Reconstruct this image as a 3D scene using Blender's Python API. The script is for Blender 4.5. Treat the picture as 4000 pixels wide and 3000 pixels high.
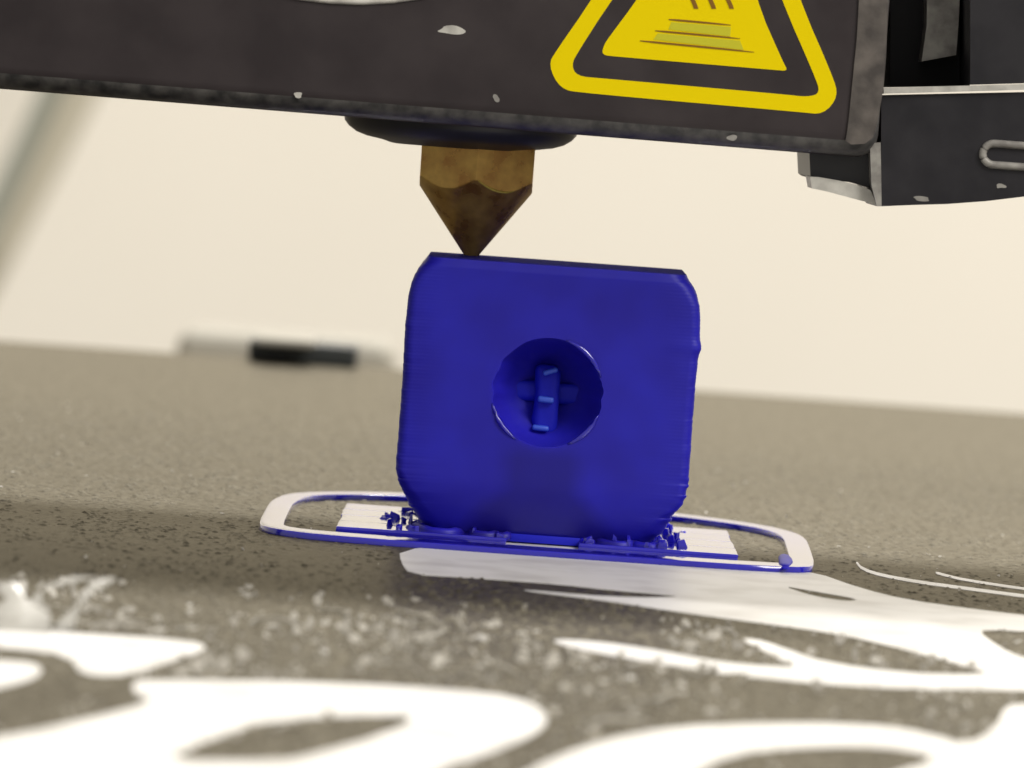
import bpy, bmesh, math, random
from mathutils import Vector, Matrix, noise
from mathutils.geometry import tessellate_polygon

S = bpy.context.scene
for o in list(bpy.data.objects): bpy.data.objects.remove(o)
MM = 0.001                                   # everything below is given in millimetres

# ------------------------------------------------------------------ camera
CAM = Vector((0.0, -300.0, 24.5)); PITCH = math.radians(3.066); ROLL = math.radians(4.1)
FPX = 20615.0                                # focal length in pixels of the 4000 px wide photograph
FWD = Vector((0, math.cos(PITCH), -math.sin(PITCH)))
R0 = Vector((1, 0, 0)); U0 = R0.cross(FWD)
RIGHT = R0*math.cos(ROLL) + U0*math.sin(ROLL)
UP = U0*math.cos(ROLL) - R0*math.sin(ROLL)
cd = bpy.data.cameras.new('camera'); cam = bpy.data.objects.new('camera', cd); S.collection.objects.link(cam)
M3 = Matrix((RIGHT, UP, -FWD)).transposed()
cam.matrix_world = Matrix.Translation(CAM*MM) @ M3.to_4x4()
cd.sensor_width = 36.0; cd.lens = 36.0*FPX/4000.0
cd.clip_start = 0.01; cd.clip_end = 20.0
cd.dof.use_dof = True; cd.dof.focus_distance = 0.2925; cd.dof.aperture_fstop = cd.lens/2.1
S.camera = cam
S.render.resolution_x = 1024; S.render.resolution_y = 768

# ------------------------------------------------------------------ light
W = bpy.data.worlds.new('World'); S.world = W; W.use_nodes = True
bg = W.node_tree.nodes['Background']; bg.inputs[0].default_value = (1.0, 0.95, 0.87, 1); bg.inputs[1].default_value = 0.42

def lamp(name, loc, target, size, power, col, shape='RECTANGLE', size_y=None):
    l = bpy.data.lights.new(name, 'AREA'); l.shape = shape; l.size = size
    if size_y: l.size_y = size_y
    l.energy = power; l.color = col
    o = bpy.data.objects.new(name, l); S.collection.objects.link(o)
    o.location = loc; o.rotation_euler = (Vector(target)-Vector(loc)).to_track_quat('-Z', 'Y').to_euler()
    return o
# ceiling tube lamp a little behind the printer, and an unseen broad fill lamp added behind the camera
lamp('ceiling_lamp', (0.25, 0.98, 1.50), (0, 0.35, 0), 0.9, 44.0, (1.0, 0.96, 0.90), size_y=0.06)
lamp('fill_lamp', (1.25, -1.15, 1.45), (0, 0, 0.0), 0.9, 37.0, (1.0, 0.95, 0.88), size_y=0.9)

vs = S.view_settings; vs.view_transform = 'Standard'; vs.look = 'None'; vs.gamma = 1.0; vs.exposure = 0.0
vs.use_curve_mapping = False
S.render.engine = 'CYCLES'

# ------------------------------------------------------------------ pixel -> place helpers
def ray(px, py): return FWD + RIGHT*((px-2000)/FPX) - UP*((py-1500)/FPX)
def onbed(px, py, z=0.0):
    d = ray(px, py); return CAM + d*((z-CAM.z)/d.z)
def onface(px, py, y):
    d = ray(px, py); return CAM + d*((y-CAM.y)/d.y)

# ------------------------------------------------------------------ object helpers
def link(o, parent=None):
    S.collection.objects.link(o)
    if parent: o.parent = parent
    return o
def tag(o, label=None, cat=None, group=None, kind=None):
    if label: o['label'] = label
    if cat: o['category'] = cat
    if group: o['group'] = group
    if kind: o['kind'] = kind
    return o
def empty(name, label, cat, loc=(0, 0, 0)):
    o = bpy.data.objects.new(name, None); o.empty_display_size = 0.005
    o.location = Vector(loc)*MM; link(o); tag(o, label, cat); return o
def mesh(name, verts, faces, mat, parent=None, smooth=False, recalc=True):
    me = bpy.data.meshes.new(name)
    off = parent_off(parent)
    me.from_pydata([(Vector(v)-off)*MM for v in verts], [], faces)
    if recalc:
        b = bmesh.new(); b.from_mesh(me); bmesh.ops.recalc_face_normals(b, faces=b.faces); b.to_mesh(me); b.free()
    me.materials.append(mat)
    if smooth:
        for p in me.polygons: p.use_smooth = True
    me.update()
    return link(bpy.data.objects.new(name, me), parent)
def parent_off(p):
    v = Vector((0, 0, 0))
    while p: v += p.location/MM; p = p.parent
    return v
def bmobj(name, bm, mat, parent=None, smooth=False, angle=None):
    me = bpy.data.meshes.new(name); off = parent_off(parent)
    bmesh.ops.recalc_face_normals(bm, faces=bm.faces)
    for v in bm.verts: v.co = (v.co-off)*MM
    bm.to_mesh(me); bm.free(); me.materials.append(mat)
    if smooth:
        for p in me.polygons: p.use_smooth = True
        if angle: me.set_sharp_from_angle(angle=math.radians(angle))
    return link(bpy.data.objects.new(name, me), parent)
def box(bm, a, b, bevel=0, seg=3):
    r = bmesh.ops.create_cube(bm, size=1.0)
    vs_ = r['verts']
    for v in vs_:
        v.co = Vector([a[i] + (v.co[i]+0.5)*(b[i]-a[i]) for i in range(3)])
    if bevel:
        es = list({e for v in vs_ for e in v.link_edges})
        bmesh.ops.bevel(bm, geom=es, offset=bevel, segments=seg, affect='EDGES', profile=0.5)
def chaikin(pts, n=2):
    for _ in range(n):
        q = []
        for i in range(len(pts)):
            a = Vector(pts[i]); b = Vector(pts[(i+1) % len(pts)])
            q += [a*0.75+b*0.25, a*0.25+b*0.75]
        pts = q
    return pts
def slab(name, loops, d, mat, parent=None):
    """loops: outline and holes as 3D points; d: thickness vector."""
    tris = tessellate_polygon([[Vector(p) for p in l] for l in loops])
    V = [Vector(p) for l in loops for p in l]; n = len(V); d = Vector(d)
    F = [tuple(t) for t in tris] + [tuple(n+i for i in reversed(t)) for t in tris]
    k = 0
    for l in loops:
        m = len(l)
        for i in range(m):
            a, b = k+i, k+(i+1) % m
            F.append((a, b, n+b, n+a))
        k += m
    return mesh(name, V+[v+d for v in V], F, mat, parent)
def tube(bm, pts, rad, n=10, closed=False, flat=1.0):
    rings = []; m = len(pts)
    for i, p in enumerate(pts):
        p = Vector(p)
        a = Vector(pts[i-1]) if (i or closed) else p
        b = Vector(pts[(i+1) % m]) if (i < m-1 or closed) else p
        t = (b-a).normalized()
        ref = Vector((0, 0, 1)) if abs(t.z) < 0.9 else Vector((0, 1, 0))
        s = t.cross(ref).normalized(); u = s.cross(t)
        r = rad(i/(m-1)) if callable(rad) else rad
        rings.append([bm.verts.new(p + s*math.cos(q)*r + u*math.sin(q)*r*flat)
                      for q in [2*math.pi*k/n for k in range(n)]])
    for i in range(m if closed else m-1):
        A, B = rings[i], rings[(i+1) % m]
        for k in range(n): bm.faces.new((A[k], A[(k+1) % n], B[(k+1) % n], B[k]))
    if not closed:
        bm.faces.new(rings[0]); bm.faces.new(rings[-1][::-1])

# ------------------------------------------------------------------ materials
def mat(name, col, rough=0.5, metal=0.0, spec=0.5, **kw):
    m = bpy.data.materials.new(name); m.use_nodes = True
    p = m.node_tree.nodes['Principled BSDF']
    p.inputs['Base Color'].default_value = (*col, 1); p.inputs['Roughness'].default_value = rough
    p.inputs['Metallic'].default_value = metal; p.inputs['Specular IOR Level'].default_value = spec
    for k, v in kw.items(): p.inputs[k].default_value = v
    return m
def nodes(m): return m.node_tree.nodes, m.node_tree.links, m.node_tree.nodes['Principled BSDF']
def objcoord(N):
    return N.new('ShaderNodeTexCoord').outputs['Object']
def add_noise(m, scale, c0, c1, lo=0.35, hi=0.65, detail=4, rough=None, bump=0, bscale=None, bdist=0.05, stretch=None):
    """colour mottling between c0 and c1, optional roughness range and fine bump (sizes in 1/m)"""
    N, L, P = nodes(m); co = objcoord(N)
    if stretch:
        mp = N.new('ShaderNodeMapping'); mp.inputs['Scale'].default_value = stretch; L.new(co, mp.inputs[0]); co = mp.outputs[0]
    t = N.new('ShaderNodeTexNoise'); t.inputs['Scale'].default_value = scale; t.inputs['Detail'].default_value = detail
    L.new(co, t.inputs['Vector'])
    r = N.new('ShaderNodeValToRGB'); r.color_ramp.elements[0].position = lo; r.color_ramp.elements[1].position = hi
    r.color_ramp.elements[0].color = (*c0, 1); r.color_ramp.elements[1].color = (*c1, 1)
    L.new(t.outputs['Fac'], r.inputs[0]); L.new(r.outputs[0], P.inputs['Base Color'])
    if rough:
        mr = N.new('ShaderNodeMapRange'); mr.inputs['From Min'].default_value = 0.3; mr.inputs['From Max'].default_value = 0.7
        mr.inputs['To Min'].default_value = rough[0]; mr.inputs['To Max'].default_value = rough[1]
        L.new(t.outputs['Fac'], mr.inputs['Value']); L.new(mr.outputs[0], P.inputs['Roughness'])
    if bump:
        t2 = N.new('ShaderNodeTexNoise'); t2.inputs['Scale'].default_value = bscale or scale; t2.inputs['Detail'].default_value = 3
        L.new(co, t2.inputs['Vector'])
        b = N.new('ShaderNodeBump'); b.inputs['Strength'].default_value = bump; b.inputs['Distance'].default_value = bdist*MM
        L.new(t2.outputs['Fac'], b.inputs['Height']); L.new(b.outputs[0], P.inputs['Normal'])
    return m

M_wall = add_noise(mat('wall_paint', (0.84, 0.795, 0.70), 0.7), 3, (0.825, 0.78, 0.685), (0.855, 0.81, 0.72))
M_desk = add_noise(mat('desk_laminate', (0.5, 0.45, 0.38), 0.5), 20, (0.45, 0.40, 0.33), (0.55, 0.5, 0.42))
M_bed = add_noise(mat('bed_coating', (0.08, 0.075, 0.065), 0.5), 2200, (0.030, 0.026, 0.019), (0.085, 0.075, 0.054), 0.38, 0.68,
                  detail=6, rough=(0.24, 0.42), bump=0.35, bscale=4200, bdist=0.05)
M_bed.node_tree.nodes['Principled BSDF'].inputs['Specular Tint'].default_value = (1.0, 0.93, 0.76, 1)
M_bed.node_tree.nodes['Principled BSDF'].inputs['Specular IOR Level'].default_value = 0.34
def satin(m, ior, gain, tint):
    # matt coating with a weak satin sheen: the coarse grit breaks most of the grazing reflection up
    N, L, P = nodes(m)
    d = N.new('ShaderNodeBsdfDiffuse'); g = N.new('ShaderNodeBsdfGlossy'); f = N.new('ShaderNodeFresnel'); f.inputs[0].default_value = ior
    ml = N.new('ShaderNodeMath'); ml.operation = 'MULTIPLY'; ml.inputs[1].default_value = gain; L.new(f.outputs[0], ml.inputs[0])
    g.inputs['Color'].default_value = (*tint, 1)
    for l in list(P.inputs['Base Color'].links): L.new(l.from_socket, d.inputs['Color'])
    for l in list(P.inputs['Roughness'].links): L.new(l.from_socket, g.inputs['Roughness'])
    for l in list(P.inputs['Normal'].links): L.new(l.from_socket, d.inputs['Normal']); L.new(l.from_socket, g.inputs['Normal']); L.new(l.from_socket, f.inputs['Normal'])
    mx = N.new('ShaderNodeMixShader'); L.new(ml.outputs[0], mx.inputs[0]); L.new(d.outputs[0], mx.inputs[1]); L.new(g.outputs[0], mx.inputs[2])
    L.new(mx.outputs[0], N['Material Output'].inputs[0])
satin(M_bed, 1.45, 0.215, (1.0, 0.945, 0.80))
M_grain = add_noise(mat('bed_grain', (0.1, 0.09, 0.07), 0.5), 1500, (0.03, 0.026, 0.019), (0.14, 0.125, 0.092), 0.35, 0.7, detail=2, rough=(0.4, 0.7))
satin(M_grain, 1.45, 0.2, (1.0, 0.945, 0.80))
M_ink = add_noise(mat('white_ink', (0.8, 0.79, 0.77), 0.42), 260, (0.60, 0.585, 0.55), (0.77, 0.76, 0.735), 0.3, 0.55, detail=8, bump=0.08, bscale=3000, bdist=0.02)
M_glass = mat('glass_edge', (0.45, 0.62, 0.60), 0.15)
M_alu = mat('aluminium', (0.6, 0.6, 0.6), 0.4, 0.9)
M_dark = mat('black_frame', (0.03, 0.03, 0.032), 0.45)
M_blue = mat('blue_plastic', (0.014, 0.013, 0.40), 0.5, 0, 0.4)
M_slab = mat('blue_first_layer', (0.014, 0.013, 0.40), 0.16, 0, 0.6)
M_thin = mat('blue_thin_strand', (0.014, 0.018, 0.52), 0.55, 0, 0.2)
M_glint = mat('blue_glint', (0.045, 0.11, 0.68), 0.4)  # brighter blue for the lamp glints painted into the pip
M_top = mat('blue_fresh_layer', (0.016, 0.014, 0.42), 0.95, 0, 0.05)
M_head = add_noise(mat('black_sheet_metal', (0.05, 0.043, 0.044), 0.45, 0, 0.35), 300, (0.034, 0.027, 0.030), (0.048, 0.039, 0.042), rough=(0.4, 0.52),
                   bump=0.12, bscale=2500, bdist=0.03)
M_bend = add_noise(mat('bend_sheen', (0.07, 0.07, 0.072), 0.4), 1100, (0.045, 0.045, 0.047), (0.15, 0.145, 0.14), 0.36, 0.72, rough=(0.3, 0.5), bump=0.3, bscale=2500, bdist=0.05)  # lighter than the cover: reflected light on the bend painted in, with speckle
M_plast = add_noise(mat('black_plastic', (0.02, 0.02, 0.024), 0.5, 0, 0.35), 500, (0.015, 0.0145, 0.019), (0.026, 0.025, 0.030), bump=0.1, bscale=2500, bdist=0.03)
M_hole = mat('black_opening', (0.006, 0.006, 0.009), 0.7)
M_grey = add_noise(mat('grey_mottled', (0.30, 0.29, 0.27), 0.4), 900, (0.2, 0.19, 0.18), (0.42, 0.41, 0.38))
M_pale = add_noise(mat('pale_mottled', (0.55, 0.54, 0.5), 0.35), 900, (0.42, 0.41, 0.38), (0.66, 0.65, 0.6))  # pale mottle; on the duct and bracket lips it stands for light
M_corner = add_noise(mat('corner_highlight_grey', (0.1, 0.09, 0.085), 0.5), 700, (0.07, 0.062, 0.058), (0.17, 0.15, 0.135), 0.35, 0.7, rough=(0.35, 0.6), bump=0.3, bscale=1800, bdist=0.08)  # brownish grey standing in for the highlight on the cover's corner bend
M_ring = mat('dark_collar', (0.035, 0.036, 0.042), 0.4)
M_yel = mat('warning_yellow', (0.97, 0.76, 0.0), 0.5, 0, 0.1)
M_olive = mat('warning_yellow_green', (0.66, 0.63, 0.02), 0.45)
M_brown = mat('warning_brown', (0.26, 0.12, 0.004), 0.5)
M_brass = add_noise(mat('tarnished_brass', (0.4, 0.2, 0.05), 0.4, 0.55), 600, (0.40, 0.19, 0.045), (0.90, 0.60, 0.17), 0.32, 0.68,
                    rough=(0.22, 0.42), bump=0.15, bscale=2500, bdist=0.03)
M_bright = mat('bright_brass', (0.85, 0.68, 0.14), 0.35, 0.3)
M_cable = mat('grey_cable', (0.30, 0.31, 0.26), 0.6)
M_cable_shadow = mat('cable_shadow_beige', (0.58, 0.54, 0.43), 0.6)
M_clip = mat('dark_steel', (0.035, 0.04, 0.04), 0.5)
M_clip2 = mat('dull_steel', (0.36, 0.345, 0.30), 0.8, 0.0)
M_dust = mat('pale_dust', (0.45, 0.43, 0.385), 0.4)
N, L, P = nodes(M_dust); tr = N.new('ShaderNodeBsdfTranslucent'); tr.inputs[0].default_value = (0.8, 0.77, 0.70, 1)
mx = N.new('ShaderNodeMixShader'); mx.inputs[0].default_value = 0.5; L.new(P.outputs[0], mx.inputs[1]); L.new(tr.outputs[0], mx.inputs[2])
L.new(mx.outputs[0], N['Material Output'].inputs[0])
M_film = mat('clear_film', (0.75, 0.74, 0.70), 0.2, 0, 0.5)
N, L, P = nodes(M_film); P.inputs['Alpha'].default_value = 0.5

def blue_nodes(m, layers):
    N, L, P = nodes(m)
    P.inputs['Subsurface Weight'].default_value = 0.6
    P.inputs['Subsurface Radius'].default_value = (0.15, 0.15, 1.0)
    P.inputs['Subsurface Scale'].default_value = 1.2*MM
    co = objcoord(N)
    t = N.new('ShaderNodeTexNoise'); t.inputs['Scale'].default_value = 260; t.inputs['Detail'].default_value = 2
    L.new(co, t.inputs['Vector'])
    r = N.new('ShaderNodeValToRGB'); r.color_ramp.elements[0].position = 0.3; r.color_ramp.elements[1].position = 0.7
    r.color_ramp.elements[0].color = (0.013, 0.008, 0.38, 1); r.color_ramp.elements[1].color = (0.018, 0.015, 0.50, 1)
    L.new(t.outputs['Fac'], r.inputs[0]); L.new(r.outputs[0], P.inputs['Base Color'])
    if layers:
        # soft-edged darker column in the base colour, below the pip, wider at the foot
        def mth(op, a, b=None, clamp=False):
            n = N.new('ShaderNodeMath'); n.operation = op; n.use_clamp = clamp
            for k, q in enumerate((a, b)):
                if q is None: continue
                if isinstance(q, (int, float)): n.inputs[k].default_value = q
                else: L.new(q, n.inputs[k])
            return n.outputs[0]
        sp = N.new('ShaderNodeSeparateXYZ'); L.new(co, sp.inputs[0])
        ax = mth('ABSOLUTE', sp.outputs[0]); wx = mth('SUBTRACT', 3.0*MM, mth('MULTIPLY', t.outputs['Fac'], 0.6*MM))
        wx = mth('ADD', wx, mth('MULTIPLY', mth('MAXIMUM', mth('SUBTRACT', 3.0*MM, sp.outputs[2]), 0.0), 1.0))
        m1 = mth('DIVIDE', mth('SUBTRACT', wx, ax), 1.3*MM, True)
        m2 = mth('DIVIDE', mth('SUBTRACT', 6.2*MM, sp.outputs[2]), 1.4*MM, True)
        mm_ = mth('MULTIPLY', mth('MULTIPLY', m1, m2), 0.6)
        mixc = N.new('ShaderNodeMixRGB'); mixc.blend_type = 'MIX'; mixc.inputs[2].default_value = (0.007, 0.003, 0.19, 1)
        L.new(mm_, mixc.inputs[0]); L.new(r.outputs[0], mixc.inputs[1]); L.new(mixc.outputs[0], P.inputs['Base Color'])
        t2 = N.new('ShaderNodeTexNoise'); t2.inputs['Scale'].default_value = 1.0; t2.inputs['Detail'].default_value = 2
        mp = N.new('ShaderNodeMapping'); mp.inputs['Scale'].default_value = (120, 120, 5000); L.new(co, mp.inputs[0]); L.new(mp.outputs[0], t2.inputs['Vector'])
        b = N.new('ShaderNodeBump'); b.inputs['Strength'].default_value = 0.03; b.inputs['Distance'].default_value = 0.02*MM
        L.new(t2.outputs['Fac'], b.inputs['Height']); L.new(b.outputs[0], P.inputs['Normal'])
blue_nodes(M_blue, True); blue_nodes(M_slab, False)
P = M_slab.node_tree.nodes['Principled BSDF']; P.inputs['Roughness'].default_value = 0.14
P.inputs['Coat Weight'].default_value = 1.0; P.inputs['Coat Roughness'].default_value = 0.08

# ------------------------------------------------------------------ setting: wall and desk
tag(mesh('wall', [(-3000, 1500, -760), (3000, 1500, -760), (3000, 1500, 2200), (-3000, 1500, 2200)], [(0, 1, 2, 3)], M_wall, recalc=False), kind='structure')
b_ = bmesh.new(); box(b_, (-700, -420, -90), (700, 900, -60)); tag(bmobj('desk', b_, M_desk), kind='structure')

# ------------------------------------------------------------------ printer bed
BX0, BX1, BY0, BY1 = -152.0, 158.0, -138.0, 169.0
base = empty('printer_base', 'black base frame carrying the heated bed on the desk', 'printer base', (3, 15, -60))
b_ = bmesh.new(); box(b_, (-100, -130, -60), (106, 170, -30), 2); bmobj('frame', b_, M_dark, base)
b_ = bmesh.new(); box(b_, (-40, -60, -30), (46, 90, -12), 1); bmobj('carriage', b_, M_dark, base)
b_ = bmesh.new(); box(b_, (BX0, BY0, -12), (BX1, BY1-2, -4), 1)
tag(bmobj('heated_bed', b_, M_alu), 'flat aluminium heated bed plate under the dark coated glass', 'heated bed')
plate = empty('build_plate', 'dark speckled glass build plate with bold white printed logo and letters', 'build plate', (3, 15, -4))
b_ = bmesh.new(); box(b_, (BX0, BY0, -4), (BX1, BY1, -0.12), 0.4, 2); bmobj('glass', b_, M_glass, plate)
bed = mesh('coating', [(BX0+.5, BY0+.5, 0), (BX1-.5, BY0+.5, 0), (BX1-.5, BY1-.5, 0), (BX0+.5, BY1-.5, 0),
      (BX0+.5, BY0+.5, -.13), (BX1-.5, BY0+.5, -.13), (BX1-.5, BY1-.5, -.13), (BX0+.5, BY1-.5, -.13)],
     [(0, 1, 2, 3), (7, 6, 5, 4), (0, 4, 5, 1), (1, 5, 6, 2), (2, 6, 7, 3), (3, 7, 4, 0)], M_bed, plate)

INK = []
def ink(name, loops, n=2):
    INK.append(loops)
    ls = []
    for l in loops:
        p = [onbed(x, y, 0.03) for x, y in chaikin([Vector((x, y)) for x, y in l], n)]
        ls.append([Vector((q.x, q.y, 0.03)) for q in p])
    return slab(name, ls, (0, 0, -0.028), M_ink, plate)
logo = ink('printed_logo', [[
    (1565, 2195), (1560, 2150), (1800, 2120), (2100, 2095), (2500, 2140), (2900, 2195), (3180, 2233), (3360, 2297), (3540, 2342), (3810, 2380), (4000, 2402), (4400, 2445),
    (4400, 2702), (4000, 2697), (3537, 2690), (3175, 2668), (2814, 2632), (2540, 2585), (2300, 2545), (2170, 2512), (2165, 2496), (2300, 2503), (2450, 2520),
    (2600, 2545), (2768, 2578), (2904, 2595), (3100, 2607), (3100, 2600), (3040, 2570), (2960, 2530), (2900, 2500), (2915, 2493), (2985, 2503), (3085, 2540), (3240, 2590), (3537, 2628),
    (3760, 2634), (3850, 2629), (3845, 2622), (3537, 2537), (3266, 2474), (2904, 2424), (2700, 2398), (2400, 2352), (2200, 2326), (2040, 2306), (2060, 2303), (2300, 2325),
    (2500, 2334), (2640, 2331), (2640, 2326), (2360, 2302), (2180, 2282), (2000, 2268), (1800, 2254), (1600, 2242)],
    [(3817, 2462), (3900, 2460), (4000, 2466), (4300, 2480), (4300, 2600), (4000, 2572), (3900, 2525)],
    [(3050, 2286), (3175, 2309), (3360, 2340), (3310, 2349), (3175, 2328)]], 1)
tag(logo, 'white swooping logo printed on the bed')
ink('printed_letter', [[(-100, 2450), (0, 2453), (271, 2470), (746, 2500), (815, 2527), (760, 2554), (576, 2615), (448, 2642), (312, 2630), (285, 2581), (224, 2554), (0, 2527), (-100, 2520)]], 1)
ink('printed_letter', [[(-100, 2575), (0, 2578), (136, 2588), (170, 2619), (136, 2649), (0, 2687), (-100, 2705)]], 1)
ink('printed_letter', [[(515, 2665), (560, 2655), (1270, 2663), (1900, 2700), (2090, 2745), (2150, 2810), (2080, 2875), (1900, 2945), (1700, 3010), (1400, 3140), (-500, 3140), (-500, 2960), (0, 2880), (300, 2820), (610, 2737), (530, 2715)],
    [(610, 2972), (850, 2878), (1060, 2808), (1560, 2790), (1620, 2806), (1500, 2868), (1230, 2945), (1090, 2974)]], 1)
ink('printed_letter', [[(1850, 3140), (2081, 3000), (2253, 2923), (2470, 2860), (2814, 2824), (3356, 2824), (3627, 2860), (3772, 2910), (3890, 2842), (3926, 2755), (4000, 2748), (4400, 2748), (4400, 3140)],
    [(2660, 3060), (2741, 3000), (2859, 2950), (3085, 2919), (3400, 2912), (3630, 2945), (3625, 2980), (3537, 3005), (3400, 3060)]], 1)
def strip(pts, w):
    a = [(x, y-w) for x, y in pts]; c = [(x, y+w) for x, y in pts[::-1]]
    return a+c
ink('printed_line', [strip([(3345, 2196), (3368, 2222), (3440, 2246), (3582, 2272), (3760, 2296), (4000, 2328), (4300, 2362)], 6)], 1)
ink('printed_line', [strip([(3655, 2236), (3690, 2246), (3763, 2264), (4000, 2300), (4300, 2335)], 5)], 1)

# spring clip at the far edge
clip = empty('spring_clip', 'dark steel spring clip gripping the far edge of the glass', 'clip', (-19, 167, 0))
c0 = onbed(965, 1400); c1 = onbed(1400, 1420)
b_ = bmesh.new(); box(b_, (-23.4, 164.5, -0.02), (-13.8, 171.0, 1.9), 0.4, 2); bmobj('jaw', b_, M_clip, clip)
b_ = bmesh.new(); box(b_, (-23.4, 170.4, -13.5), (-14.0, 171.6, 1.7), 0.3, 2); bmobj('spine', b_, M_clip, clip)
b_ = bmesh.new(); box(b_, (-22.6, 160.0, 1.7), (-17.5, 170.0, 2.35), 0.25, 2); bmobj('lever', b_, M_clip2, clip)
b_ = bmesh.new()
pa = onface(690, 1290, 330); pb = onface(1540, 1350, 330)
box(b_, (pa.x, 330, -60), (pb.x, 352, pa.z), 2.0, 3)
tag(bmobj('belt_bracket', b_, M_clip2), 'pale steel bracket rising behind the far bed edge and clip', 'bracket')

# ------------------------------------------------------------------ skirt loop
OUT = [(-13.4, -9.2), (-13.1, -12.2), (-11.2, -14.5), (-7.8, -15.2), (0, -15.3), (7.6, -15.2), (14.6, -14.8), (16.8, -13.6), (17.3, -11.3), (17.6, 0), (17.7, 6.3),
       (17.3, 10), (15.8, 14), (12.5, 17.2), (10.1, 18.8), (6, 20), (-2, 20.2), (-5.8, 19.6), (-9, 17.6), (-11.4, 15.2), (-12.9, 12), (-13.5, 6.2), (-13.5, 0)]
def offset_loop(P, d):
    Q = []; n = len(P)
    for i in range(n):
        a = Vector(P[i-1]); b = Vector(P[i]); c = Vector(P[(i+1) % n])
        t1 = (b-a).normalized(); t2 = (c-b).normalized(); t = (t1+t2).normalized()
        nrm = Vector((-t.y, t.x)); k = max(0.5, nrm.dot(Vector((-t1.y, t1.x))))
        Q.append(b + Vector((nrm.x*d/k, nrm.y*d/k*1.9)))
    return Q
rnd = random.Random(4)
skirt = empty('skirt_line', 'blue single layer outline loop surrounding the printed cube on the bed', 'skirt', (2, 2, 0))
loop = chaikin([Vector(p) for p in OUT], 1)
# three neighbouring beads laid side by side and fused
V = []; F = []; prof = [(0, 0.0), (0.0, 0.31), (0.02, 0.342), (0.07, 0.352), (0.44, 0.354), (0.89, 0.354), (1.27, 0.352), (1.32, 0.342), (1.34, 0.31), (1.34, 0.0)]
loops = [offset_loop(loop, d) for d, _ in prof]; n = len(loop); m = len(prof)
for k, (d, h) in enumerate(prof):
    for i, p in enumerate(loops[k]):
        j = 0.003*noise.noise(Vector((p.x*0.9, p.y*0.9, k*0.4)))
        V.append((p.x + j, p.y + j, max(0.0, h + (j if 0 < h else 0)) + 0.004))
for k in range(m-1):
    for i in range(n):
        F.append((k*n+i, k*n+(i+1) % n, (k+1)*n+(i+1) % n, (k+1)*n+i))
mesh('bead', V, F, M_slab, skirt, True)
b_ = bmesh.new()
tube(b_, [(15.5, -14.7, 0.30), (15.55, -13, 0.37), (15.7, -11, 0.38), (15.75, -9, 0.38), (15.8, -7.4, 0.37), (15.85, -6.2, 0.35)], lambda t: 0.05+0.34*math.sin(math.pi*(0.1+0.85*t))**0.8, 10, flat=0.3)
bmobj('start_blob', b_, M_blue, skirt, True)

# ------------------------------------------------------------------ the printed cube
CX, CY = 2.03, -0.4
die = empty('printed_cube', 'blue rounded plastic cube with a round pip, half printed under the nozzle', 'printed cube', (CX, CY, 0))
TAB = [(0.5, 6.30), (0.93, 6.75), (1.75, 7.25), (2.1, 7.42), (2.9, 7.9), (3.86, 8.12), (6, 8.12), (9, 8.11), (11.75, 8.18), (13.4, 8.1), (14.0, 8.0), (14.5, 7.85), (14.9, 7.65), (15.3, 7.35), (15.56, 7.2)]
def half_front(z):
    return 8.12 - max(0, 3.6-z)**2*0.10 - max(0, z-15.1)*0.3
def half_back(z):
    return 8.12 - max(0, 3.6-z)**2*0.12 - max(0, z-13.4)**2*1.15
def half(z):
    for (a, p), (b, q) in zip(TAB, TAB[1:]):
        if z <= b: return p + (q-p)*max(0, (z-a))/(b-a)
    return TAB[-1][1]
def section(z, n=24):
    h = half(z); r = 0.55 + max(0, 3.4-z)*0.3 + max(0, z-13.8)*0.3; hf = half_front(z)/h; hb = half_back(z)/h
    pts = []
    for cx, cy, a0 in ((1, -1, -90), (1, 1, 0), (-1, 1, 90), (-1, -1, 180)):
        # straight run is sampled too, so that faces stay small
        for k in range(7):
            a = math.radians(a0 + 90*k/6)
            pts.append((cx*(h-r) + r*math.cos(a), cy*(h-r) + r*math.sin(a)))
        a = math.radians(a0+90); nx, ny = math.cos(a), math.sin(a)
        s = pts[-1]; ex = {(1, -1): (h, h-r), (1, 1): (-(h-r), h), (-1, 1): (-h, -(h-r)), (-1, -1): (h-r, -h)}[(cx, cy)]
        for k in range(1, 12):
            t = k/12; pts.append((s[0]+(ex[0]-s[0])*t, s[1]+(ex[1]-s[1])*t))
    return [(x, y*(hf if y < 0 else hb)) for x, y in pts]
rnd = random.Random(7)
V = []; F = []; z = 0.42; LAY = 0.2; rings = 0; npt = None
while z < 15.5:
    amp = 0.014 if z > 4.2 else 0.10
    jx = rnd.gauss(0, 1)*amp*0.35; jy = 0.0; js = rnd.gauss(0, 1)*amp*0.25
    for dz, dd in ((0.0, -0.012), (0.06, 0.0), (0.14, 0.0)):
        zz = z+dz; pts = section(zz); npt = len(pts)
        for (x, y) in pts:
            side = max(0, abs(x)-half(zz)+1.2)/1.2
            d = dd + side*(js + (0.16*math.exp(-((zz-11.6)/0.35)**2) if x > 0 else 0) + 0.025*noise.noise(Vector((x*0.8, y*1.5, zz*2))) + (0.10*noise.noise(Vector((x*2, y*2, zz*2.5))) if zz < 4.5 else 0))
            l = math.hypot(x, y)
            V.append((CX + x + x/l*d + jx*side, CY + y + y/l*(d if side else 0) + jy, zz))
        rings += 1
    z += LAY
for k in range(rings-1):
    for i in range(npt):
        F.append((k*npt+i, k*npt+(i+1) % npt, (k+1)*npt+(i+1) % npt, (k+1)*npt+i))
F.append(tuple(range(npt))[::-1]); F.append(tuple((rings-1)*npt+i for i in range(npt)))
body = mesh('body', V, F, M_blue, die)
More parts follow.
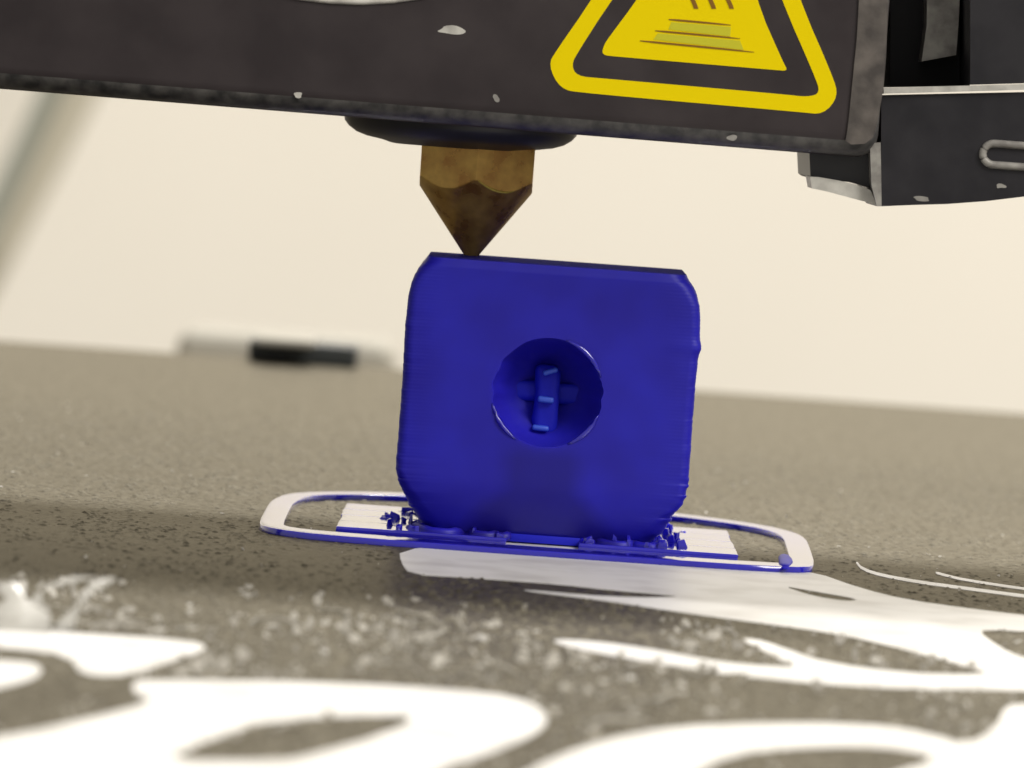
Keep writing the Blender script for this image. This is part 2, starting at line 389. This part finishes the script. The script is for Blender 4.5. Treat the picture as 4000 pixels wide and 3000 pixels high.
# round pip cut into the front face
PX, PZ = CX-0.02, 8.55; PY = CY-8.12
b_ = bmesh.new()
bmesh.ops.create_uvsphere(b_, u_segments=48, v_segments=48, radius=3.08)
bmesh.ops.rotate(b_, verts=b_.verts, cent=(0, 0, 0), matrix=Matrix.Rotation(0, 3, 'X'))
for v in b_.verts:
    v.co = Vector((PX + v.co.x*(1+0.022*math.sin(math.floor(v.co.z/0.2)*7.3)), PY - 0.7 + v.co.y*1.35, PZ + v.co.z))
cut = bmobj('cutter', b_, M_blue, die)
md = body.modifiers.new('pip', 'BOOLEAN'); md.operation = 'DIFFERENCE'; md.object = cut; md.solver = 'EXACT'
bpy.context.view_layer.update()
dg = bpy.context.evaluated_depsgraph_get()
me = bpy.data.meshes.new_from_object(body.evaluated_get(dg)); body.modifiers.clear(); body.data = me
bpy.data.objects.remove(cut)
me.materials.append(M_top)
for p in me.polygons:
    p.use_smooth = True
    if p.center.z > 15.3*MM and p.normal.z > 0.8: p.material_index = 1
me.set_sharp_from_angle(angle=math.radians(50))
# raised lip round the pip: three open arcs of a slightly fat perimeter bead
for a0, a1, rr in ((20, 75, 3.06), (195, 240, 3.12), (295, 340, 3.06)):
    b_ = bmesh.new()
    tube(b_, [(PX + rr*math.cos(math.radians(a)), PY - 0.0, PZ + rr*math.sin(math.radians(a))) for a in range(a0, a1+1, 5)], lambda t: 0.05 + 0.11*math.sin(math.pi*t), 8)
    bmobj('pip_lip', b_, M_slab, die, True)
# support strand left standing in the pip: a pillar and a cross bar, with drooping ends
b_ = bmesh.new()
box(b_, (PX-0.75, PY+2.0, PZ-2.55), (PX+0.65, PY+3.4, PZ+1.4), 0.42, 5)
box(b_, (PX-2.45, PY+2.75, PZ-0.75), (PX+2.75, PY+3.4, PZ+0.45), 0.42, 5)
bmesh.ops.subdivide_edges(b_, edges=[e for e in b_.edges if e.calc_length() > 0.4], cuts=5, use_grid_fill=True)
for v in b_.verts:
    q_ = Vector((v.co.x*1.1, v.co.y, v.co.z*1.6)); v.co += Vector((0.16*noise.noise(q_), 0.14*noise.noise(q_+Vector((9, 0, 0))), 0.08*noise.noise(q_+Vector((0, 7, 0)))))
bmobj('pip_support', b_, M_thin, die, True, 60)
for (dx, dz, w, h, tl) in ((0.12, 1.1, 0.48, 0.14, -0.35), (-0.02, -0.50, 0.50, 0.17, 0.05), (-0.2, -2.1, 0.52, 0.15, 0.04)):
    b_ = bmesh.new(); box(b_, (-w, 1.6, -h), (w*0.8, 2.5, h), 0.13, 3)
    for v in b_.verts: v.co = Matrix.Rotation(tl, 4, 'Y') @ v.co + Vector((PX+dx, PY, PZ+dz))
    bmobj('step_glint', b_, M_glint, die, True, 60)  # bright blue ledges: lamp reflections put into the colour
# support base laid under it, line by line
def support_base(x0, x1, seed):
    r = random.Random(seed); b = bmesh.new(); y = -9.3
    for w in (4.1, 4.3, 4.2, 4.1):
        a = x0 + r.uniform(-0.06, 0.06); e = x1 + r.uniform(-0.06, 0.06); h = 0.40 + r.uniform(-0.012, 0.012)
        box(b, (a, y, 0.002), (e, y+w+0.02, h), 0.05, 2); y += w
    bmesh.ops.subdivide_edges(b, edges=[e for e in b.edges if e.calc_length() > 1.5], cuts=14, use_grid_fill=True)
    for v in b.verts:
        if v.co.z > 0.2: v.co.z += 0.006*noise.noise(Vector((v.co.x*0.9, v.co.y*1.6, seed)))
        v.co.x += 0.05*noise.noise(Vector((3.3, v.co.y*1.3, v.co.z*4+seed)))
    return bmobj('support_base', b, M_slab, die, True, 30)
support_base(-9.1, 0.3, 3); support_base(4.3, 13.1, 5)
b_ = bmesh.new(); box(b_, (0.2, -7.75, 0.10), (4.4, 7, 0.55), 0.06, 2); bmobj('bridge_layer', b_, M_thin, die, True, 40)
# ragged support remnants between base and cube
b_ = bmesh.new(); r = random.Random(11)
def scrap(b, x, y, z0, z1, s):
    a = r.uniform(0, 6.28); w = s*r.uniform(0.4, 1.0); t = 0.09
    c, sn = math.cos(a), math.sin(a)
    P4 = []
    for u, zz in ((-w, z0), (w, z0), (w*r.uniform(0.2, 1.1), z1*r.uniform(0.7, 1)), (-w*r.uniform(0.0, 1.0), z1)):
        for q in (-t, t):
            P4.append(b.verts.new((x + u*c - q*sn + r.uniform(-.08, .08), y + u*sn*0.6 + q*c, zz)))
    for f in ((0, 2, 4, 6), (7, 5, 3, 1), (0, 1, 3, 2), (2, 3, 5, 4), (4, 5, 7, 6), (6, 7, 1, 0)): b.faces.new([P4[i] for i in f])
for _ in range(150):
    x = r.choice((r.uniform(-6.3, 0.2), r.uniform(4.4, 10.2))); scrap(b_, x, r.uniform(-9.0, 6.5), 0.25, r.uniform(0.55, 0.95), 0.35)
for _ in range(30):
    if r.random() < 0.5: x = r.uniform(-6.8, -4.6)
    else: x = r.uniform(7.8, 10.9)
    scrap(b_, x, r.uniform(-8.8, 5), 0.3, r.uniform(0.42, 0.56), 0.5)
tag(bmobj('support_remnants', b_, M_slab, die, False), kind='stuff')
# droops on the underside and stray loops on the lower right corner
b_ = bmesh.new()
for k in range(14):
    t = k/13; zz = 0.9 + 3.2*t; hx = half(zz)
    x = CX + hx - 0.35 - r.uniform(0, 1.1); w = r.uniform(0.15, 0.4)
    y = CY - hx + 0.02 + max(0, 1.6-(CX+hx-x))*0.55
    tube(b_, [(x-w, y+0.02, zz), (x, y-0.12, zz-0.02), (x+w, y+0.06, zz+0.02)], lambda t: 0.09*(0.5+math.sin(math.pi*t)*0.6), 7)
tag(bmobj('stray_strands', b_, M_slab, die, True), kind='stuff')
b_ = bmesh.new()
for x, w in ((-3.4, 1.4), (-1.0, 1.0), (0.0, 0.5), (6.3, 1.4), (8.0, 0.9)):
    tube(b_, [(x-w, CY-6.4, 0.45), (x-w*0.3, CY-7.7, 0.34), (x+w*0.3, CY-7.9, 0.34), (x+w, CY-6.6, 0.45)], 0.28, 8)
tag(bmobj('sagging_strands', b_, M_blue, die, True), kind='stuff')

# ------------------------------------------------------------------ print head
FY = -14.0
head = empty('print_head', 'black print head cover with yellow hot surface warning triangle and brass nozzle', 'print head', (-2.84, 0, 15.5))
b_ = bmesh.new(); box(b_, (-48, FY, 22.92), (18.9, 8.5, 50), 1.25, 5)
for v in b_.verts: v.co = Matrix.Rotation(math.radians(0.45), 4, 'Y') @ (v.co-Vector((0, 0, 22.9))) + Vector((0, 0, 22.9))
cov = bmobj('cover', b_, M_head, head, True, 30)
cov.data.materials.append(M_bend)
for p in cov.data.polygons:
    if max(abs(c) for c in p.normal) < 0.93: p.material_index = 1
# collar round the nozzle
def lathe(name, prof, cx, cy, m, parent, n=64, smooth=True):
    V = []; F = []
    for (rr, zz) in prof:
        for k in range(n):
            a = 2*math.pi*k/n; V.append((cx+rr*math.cos(a), cy+rr*math.sin(a), zz))
    for j in range(len(prof)-1):
        for k in range(n): F.append((j*n+k, j*n+(k+1) % n, (j+1)*n+(k+1) % n, (j+1)*n+k))
    F.append(tuple(range(n))); F.append(tuple((len(prof)-1)*n+k for k in range(n))[::-1])
    o = mesh(name, V, F, m, parent, smooth)
    if smooth: o.data.set_sharp_from_angle(angle=math.radians(35))
    return o
lathe('collar', [(6.75, 23.6), (6.6, 22.75), (6.35, 22.45), (5.9, 22.15), (5.3, 21.95), (4.4, 21.80), (3.9, 21.66), (3.6, 21.62), (2.0, 21.7)], -3.95, 0.0, M_ring, head)
# hexagonal nozzle: hexagon cut by a cone
NX, AP = -2.84, 3.2
def hexr(a):   # corner towards the camera
    a = (a - math.radians(-90) + math.pi/6) % (math.pi/3) - math.pi/6
    return AP/math.cos(math.pi/6 - abs(a))
V = []; F = []; NA = 144; zs = [22.3, 21.4] + [19.9 - 4.35*k/64 for k in range(65)]
for k, zz in enumerate(zs):
    rc = 0.36 + (zz-15.5)*(AP*1.0-0.36)/(19.32-15.5)
    for i in range(NA):
        a = 2*math.pi*i/NA; h = hexr(a); rr = min(h, max(0.36, rc)); V.append((NX+rr*math.cos(a), rr*math.sin(a), max(zz, 15.5)))
for k in range(len(zs)-1):
    for i in range(NA): F.append((k*NA+i, k*NA+(i+1) % NA, (k+1)*NA+(i+1) % NA, (k+1)*NA+i))
F.append(tuple(range(NA))); F.append(tuple((len(zs)-1)*NA+i for i in range(NA))[::-1])
noz = mesh('nozzle', V, F, M_brass, head, True); noz.data.set_sharp_from_angle(angle=math.radians(14))
b_ = bmesh.new(); pts = []
for k in range(15):
    a = math.radians(-88 + 40*k/14); h = hexr(a); zz = 15.5 + (h-0.36)*(19.32-15.5)/(AP-0.36); h += 0.004; pts.append((NX+h*math.cos(a), h*math.sin(a), zz))
tube(b_, pts, lambda t: 0.02+0.06*math.sin(math.pi*min(1, t*0.95+0.05)), 6); bmobj('bright_edge', b_, M_bright, noz, True)  # thin bright line along the right facet's lower edge
b_ = bmesh.new(); tube(b_, [(NX-0.55, 0, 15.50), (NX, 0, 15.56), (NX+0.55, 0, 15.50)], 0.12, 8); bmobj('molten_bead', b_, M_blue, head, True)

# warning triangle
def face_loop(pts, y, n=1): return [onface(x, y_, y) for x, y_ in (chaikin([Vector(p) for p in pts], n) if n else pts)]
def decal(name, loops, m, parent, y=FY-0.03, n=2, th=0.06):
    return slab(name, [[Vector((q.x, y, q.z)) for q in face_loop(l, y, n)] for l in loops], (0, th, 0), m, parent)
z6 = lambda x, y: (2100+x/1.7015, y/1.7015)
bord = decal('warning_border', [[z6(*p) for p in ((1075, -1150), (1220, -1240), (1360, -1130), (1740, 0), (1960, 500), (2000, 640), (1900, 762), (1750, 745), (300, 618), (150, 592), (70, 430), (125, 335), (360, 0))],
                                [z6(*p) for p in ((1180, -960), (1225, -1060), (1270, -960), (1620, 0), (1840, 500), (1880, 620), (1790, 645), (1650, 628), (420, 520), (260, 506), (225, 430), (265, 350), (490, 0))]], M_yel, head)
tri = decal('warning_panel', [[z6(*p) for p in ((1190, -790), (1230, -850), (1262, -790), (1450, 0), (1630, 410), (1665, 472), (1590, 466), (520, 376), (425, 365), (440, 300), (480, 240), (660, 0))]], M_yel, head)
FB = FY-0.045
for (a, c) in ((((880, 128), (1280, 163)), ((790, 203), (1340, 254))), (((790, 203), (1340, 254)), ((690, 270), (1430, 344)))):
    decal('warning_stripe', [[z6(a[0][0]+10, a[0][1]+18), z6(a[1][0]+5, a[1][1]+16), z6(c[1][0]-60, c[1][1]-12), z6(c[0][0]+80, c[0][1]-8)]], M_olive, tri, FB, 0, 0.02)
for (x0, y0, x1, y1) in ((872, 128, 1285, 166), (782, 203, 1345, 256), (682, 270, 1440, 346)):
    decal('warning_bar', [[z6(x0, y0-5), z6((x0+x1)/2, (y0+y1)/2-7), z6(x1, y1-3), z6(x1, y1+4), z6((x0+x1)/2, (y0+y1)/2+7), z6(x0, y0+7)]], M_brown, tri, FB-0.01, 1, 0.03)
for k in range(3):
    xs = 985 + 118*k; P_ = []
    for j in range(17):
        t = j/16; P_.append((xs + 45*(1-t) - 0 + 30*math.sin(t*6.0+2.2) + 70*t, 58 - 330*t))
    lo = [z6(x-15, y) for x, y in P_]; hi = [z6(x+15, y) for x, y in P_[::-1]]
    decal('heat_wave', [lo+hi], M_brown, tri, FB-0.01, 0, 0.03)

def prism(name, px, y0, y1, m, parent, n=0):
    return slab(name, [[Vector((q.x, y0, q.z)) for q in face_loop(px, y0, n)]], (0, y1-y0, 0), m, parent)
# rim of the fan opening at the top, and small pale marks
cpt = onface(1300, 12, FY)
b_ = bmesh.new(); tube(b_, [(cpt.x + 19*math.cos(2*math.pi*k/72), FY-0.02, cpt.z+19.1+19*math.sin(2*math.pi*k/72)) for k in range(72)], 0.16, 8, True)
bmobj('fan_rim', b_, M_pale, head, True)
def spot(px, py, w, h, m=M_pale, y=FY, parent=head):
    q = random.Random(px); pts = []
    for k in range(9):
        a = 2*math.pi*k/9; s = q.uniform(0.55, 1.2); pts.append((px + w/2*s*math.cos(a), py + h/2*s*math.sin(a) + 0.07*w/2*math.cos(a)))
    decal('pale_mark', [pts], m, parent, y-0.02, 1, 0.05)
spot(1763, 120, 118, 40); spot(1163, 372, 44, 30); spot(1938, 384, 30, 34, M_grey)

# part fan duct at the side of the cover
DY = -13.2
duct = empty('fan_duct', None, None); duct.parent = head; duct.location = (0, 0, 0); del_ = None
bm_ = bmesh.new()
prism('duct_body', [(3442, 372), (4400, 352), (4400, 700), (4180, 742), (4000, 768), (3850, 786), (3700, 797), (3560, 801), (3442, 806)], DY, 8, M_plast, head)
prism('duct_lip', [(3452, 343), (4400, 318), (4400, 340), (3452, 366)], DY-0.25, DY+3, M_pale, head)  # pale strip stands for light passing through the gap above the duct
prism('fan_housing', [(3790, -420), (4400, -440), (4400, 312), (3790, 330)], DY, 8, M_plast, head)
prism('fan_cavity', [(3478, -420), (3788, -430), (3788, 336), (3478, 340)], -6.0, 8, M_hole, head)
prism('fan_blade', [(3625, -400), (3765, -400), (3745, 80), (3735, 215), (3600, 240), (3620, 100)], -8.5, -5.9, M_grey, head)
bpy.data.objects.remove(duct)
# slotted screw rim on the duct
b_ = bmesh.new(); pc = onface(4020, 612, DY); pts = []
for k in range(48):
    a = 2*math.pi*k/48; cx = 1.9 if math.cos(a) > 0 else -1.9
    pts.append((pc.x + cx + 0.62*math.cos(a), DY-0.05, pc.z + 0.58*math.sin(a)))
tube(b_, pts, 0.21, 8, True); bmobj('slot_rim', b_, M_grey, head, True)
spot(3600, 776, 70, 20, M_grey, DY); spot(3908, 726, 50, 22, M_grey, DY)
pf = [(3366, -300), (3478, -300), (3470, 0), (3458, 300), (3430, 470), (3404, 560), (3300, 566), (3312, 500), (3332, 300), (3352, 100)]
fl = prism('corner_highlight', pf, FY-0.12, FY+3, M_corner, head, 1)  # strip added for the corner highlight; its lighter tone is painted light
# side post and little bracket below the corner
prism('side_post', [(3398, 560), (3440, 556), (3444, 806), (3425, 806), (3404, 720)], DY-0.1, -4, M_grey, head)
prism('bracket_block', [(3160, 560), (3400, 560), (3402, 735), (3330, 712), (3180, 700), (3166, 690), (3162, 610)], -11.5, 2, M_ring, head)
prism('bracket_lip', [(3164, 690), (3200, 692), (3280, 706), (3345, 722), (3400, 742), (3428, 806), (3400, 792), (3330, 775), (3230, 748), (3172, 736)], -12.6, -8, M_pale, head, 0)  # pale tone paints the lit edge of the thin plate
spot(2859, 538, 46, 28, M_grey)

# ------------------------------------------------------------------ gantry that carries the head
gan = empty('gantry', 'black extrusion gantry rail with uprights behind the print head', 'gantry', (0, 40, -60))
b_ = bmesh.new(); box(b_, (-230, 9.5, 42), (240, 27, 62), 0.8, 2); bmobj('rail', b_, M_dark, gan)
for x in (-250, 240):
    b_ = bmesh.new(); box(b_, (x, 9, -60), (x+20, 49, 420), 0.8, 2); bmobj('upright', b_, M_dark, gan)
b_ = bmesh.new(); box(b_, (-40, 8, 34), (16, 10, 49), 0.5, 2); bmobj('carriage_plate', b_, M_dark, gan)

# ------------------------------------------------------------------ cable against the wall and a tube for its shadow
def cable(name, label, p0, p1, rad, m):
    b = bmesh.new(); p0 = Vector(p0); p1 = Vector(p1)
    pts = [p0.lerp(p1, k/24) + Vector((2*math.sin(k*0.5), 0, 0)) for k in range(25)]
    tube(b, pts, rad, 12); return tag(bmobj(name, b, m, None, True), label, 'cable')
cA = onface(150, 405, 1380); cB = onface(10, 720, 1380); dv = cA-cB
cable('cable', 'grey cable hanging in front of the cream wall, the darker one', cB - dv*(60+cB.z)/dv.z, cB + dv*((620-cB.z)/dv.z), 3.6, M_cable)
cA = onface(250, 420, 1390); cB = onface(60, 800, 1390); dv = cA-cB
cable('cable', 'wide beige tube standing in for the soft shadow beside the grey cable', cB - dv*(60+cB.z)/dv.z, cB + dv*((620-cB.z)/dv.z), 6.5, M_cable_shadow)  # beige tube put in for the soft shadow band on the wall

# ------------------------------------------------------------------ coating grains, dust and film scraps on the bed
INKW = [[[onbed(x, y, 0).to_2d() for x, y in l] for l in ls] for ls in INK]
def inside(x, y, l):
    c = False; n = len(l)
    for i in range(n):
        a, b = l[i], l[(i+1) % n]
        if (a.y > y) != (b.y > y) and x < (b.x-a.x)*(y-a.y)/(b.y-a.y)+a.x: c = not c
    return c
def on_ink(x, y):
    for ls in INKW:
        if inside(x, y, ls[0]) and not any(inside(x, y, h) for h in ls[1:]): return True
    return False
r = random.Random(21)
V = []; F = []
for _ in range(60000):
    t = r.random(); y = -115 + 200*t**1.1; hw = (y+300)*0.125
    x = r.uniform(-hw, hw)
    if noise.noise(Vector((x*0.25, y*0.10, 8.0))) < r.uniform(-0.6, 0.5) or on_ink(x, y): continue
    s_ = 0.06+0.26*r.random()**2; h = s_*r.uniform(0.15, 0.42); a0 = r.uniform(0, 6); k0 = len(V)
    for k in range(5):
        a = a0+k*1.2566; q = s_*r.uniform(0.7, 1.2); V.append((x+q*math.cos(a), y+q*math.sin(a), -0.01))
    V.append((x+r.uniform(-.04, .04), y, h))
    for k in range(5): F.append((k0+k, k0+(k+1) % 5, k0+5))
tag(mesh('coating_grains', V, F, M_grain, plate, True), kind='stuff')
b_ = bmesh.new()
def fleck(b, p, s, tall):
    n_ = r.choice((4, 5, 6)); ax = Vector((r.gauss(0, 1), r.gauss(0, 1), r.gauss(0, 1)*tall + 0.2)).normalized()
    q = ax.to_track_quat('Z', 'Y'); el = r.uniform(0.3, 1.0)
    vs_ = []
    for k in range(n_):
        a = 2*math.pi*k/n_ + r.uniform(-.3, .3); rr = s*r.uniform(0.6, 1.1)
        vs_.append(q @ Vector((rr*math.cos(a), rr*el*math.sin(a), 0)))
    mz = min(v.z for v in vs_)
    b.faces.new([b.verts.new(Vector((p[0], p[1], 0.01-mz)) + v) for v in vs_])
for _ in range(9000):
    y = -118 + 73*r.random()**0.9
    x = r.uniform(-40, 42); d = noise.noise(Vector((x*0.09, y*0.07, 3.1)))
    if d < r.uniform(-0.35, 0.45) or on_ink(x, y): continue
    fleck(b_, (x, y), 0.06 + 0.32*r.random()**4, 1.0)
for _ in range(9000):
    y = -48 - 40*r.random()**1.2; x = r.uniform(-34, 34); d = noise.noise(Vector((x*0.16, y*0.06, 5.7)))
    if d < r.uniform(-0.1, 0.5) or on_ink(x, y): continue
    fleck(b_, (x, y), 0.04 + 0.40*r.random()**4, 0.6)
for _ in range(900):
    x = r.uniform(-60, 65); y = r.uniform(-45, 90)
    if not on_ink(x, y): fleck(b_, (x, y), 0.05+0.12*r.random()**3, 2.0)
tag(bmobj('dust_flecks', b_, M_dust), 'pale dust flecks scattered over the dark bed', 'dust', kind='stuff')
b_ = bmesh.new()
for _ in range(110):
    y = r.uniform(-100, -50); x = r.uniform(-34, 34)
    if noise.noise(Vector((x*0.09, y*0.07, 3.1))) < r.uniform(-0.3, 0.3) or on_ink(x, y): continue
    L_ = r.uniform(0.8, 4.0); a = r.uniform(0, 6.28); hgt = r.uniform(0.05, 0.45); c_ = r.uniform(-1, 1)
    pts = [(x + L_*(t-.5)*math.cos(a) + c_*math.sin(3*t), y + L_*(t-.5)*math.sin(a), 0.05 + hgt*math.sin(math.pi*t*r.uniform(0.85, 1.0))) for t in [k/8 for k in range(9)]]
    if on_ink(*pts[0][:2]) or on_ink(*pts[-1][:2]): continue
    tube(b_, pts, 0.045+0.07*r.random()**2, 5)
tag(bmobj('lint_fibres', b_, M_dust, None, True), 'pale curled lint fibres lying on the dark bed', 'lint', kind='stuff')

def ribbon(px_pts, w, label):
    """a standing curl of film: first point gives its foot on the bed, the rest its upright outline"""
    foot = onbed(*px_pts[0]); b = bmesh.new(); prev = None
    for k, (x, y) in enumerate(px_pts):
        p = onface(x, y, foot.y + 0.5*k); p.z = max(p.z, 0.02) if k else 0.0
        ww = w*(0.7+0.5*math.sin(k*1.7+1))
        A = [b.verts.new(p + Vector((-ww, 0.4*s, 0))) if s else b.verts.new(p + Vector((-ww, 0, 0))) for s in (0, 1)]
        B = [b.verts.new(p + Vector((ww, 0.3+0.4*s, 0.05))) if s else b.verts.new(p + Vector((ww, 0.3, 0.05))) for s in (0, 1)]
        ring = [A[0], B[0], B[1], A[1]]
        if prev:
            for i in range(4): b.faces.new((prev[i], prev[(i+1) % 4], ring[(i+1) % 4], ring[i]))
        else: b.faces.new(ring)
        prev = ring
    b.faces.new(prev[::-1])
    o = bmobj('film_scrap', b, M_film, None, True); bpy.context.view_layer.update()
    return tag(o, label, 'film scrap', 'clear film scraps on the bed')
ribbon([(235, 2468), (262, 2430), (300, 2370), (350, 2310), (400, 2275), (420, 2262)], 0.42, 'narrow strip of clear film leaning up from the large white letter')
ribbon([(40, 2470), (70, 2400), (60, 2340), (10, 2280)], 1.5, 'wide crumpled piece of clear film at the left bed lettering')
ribbon([(120, 2455), (125, 2390), (150, 2320), (220, 2285), (330, 2258)], 0.5, 'thin bent sliver of clear film arching between two other scraps')
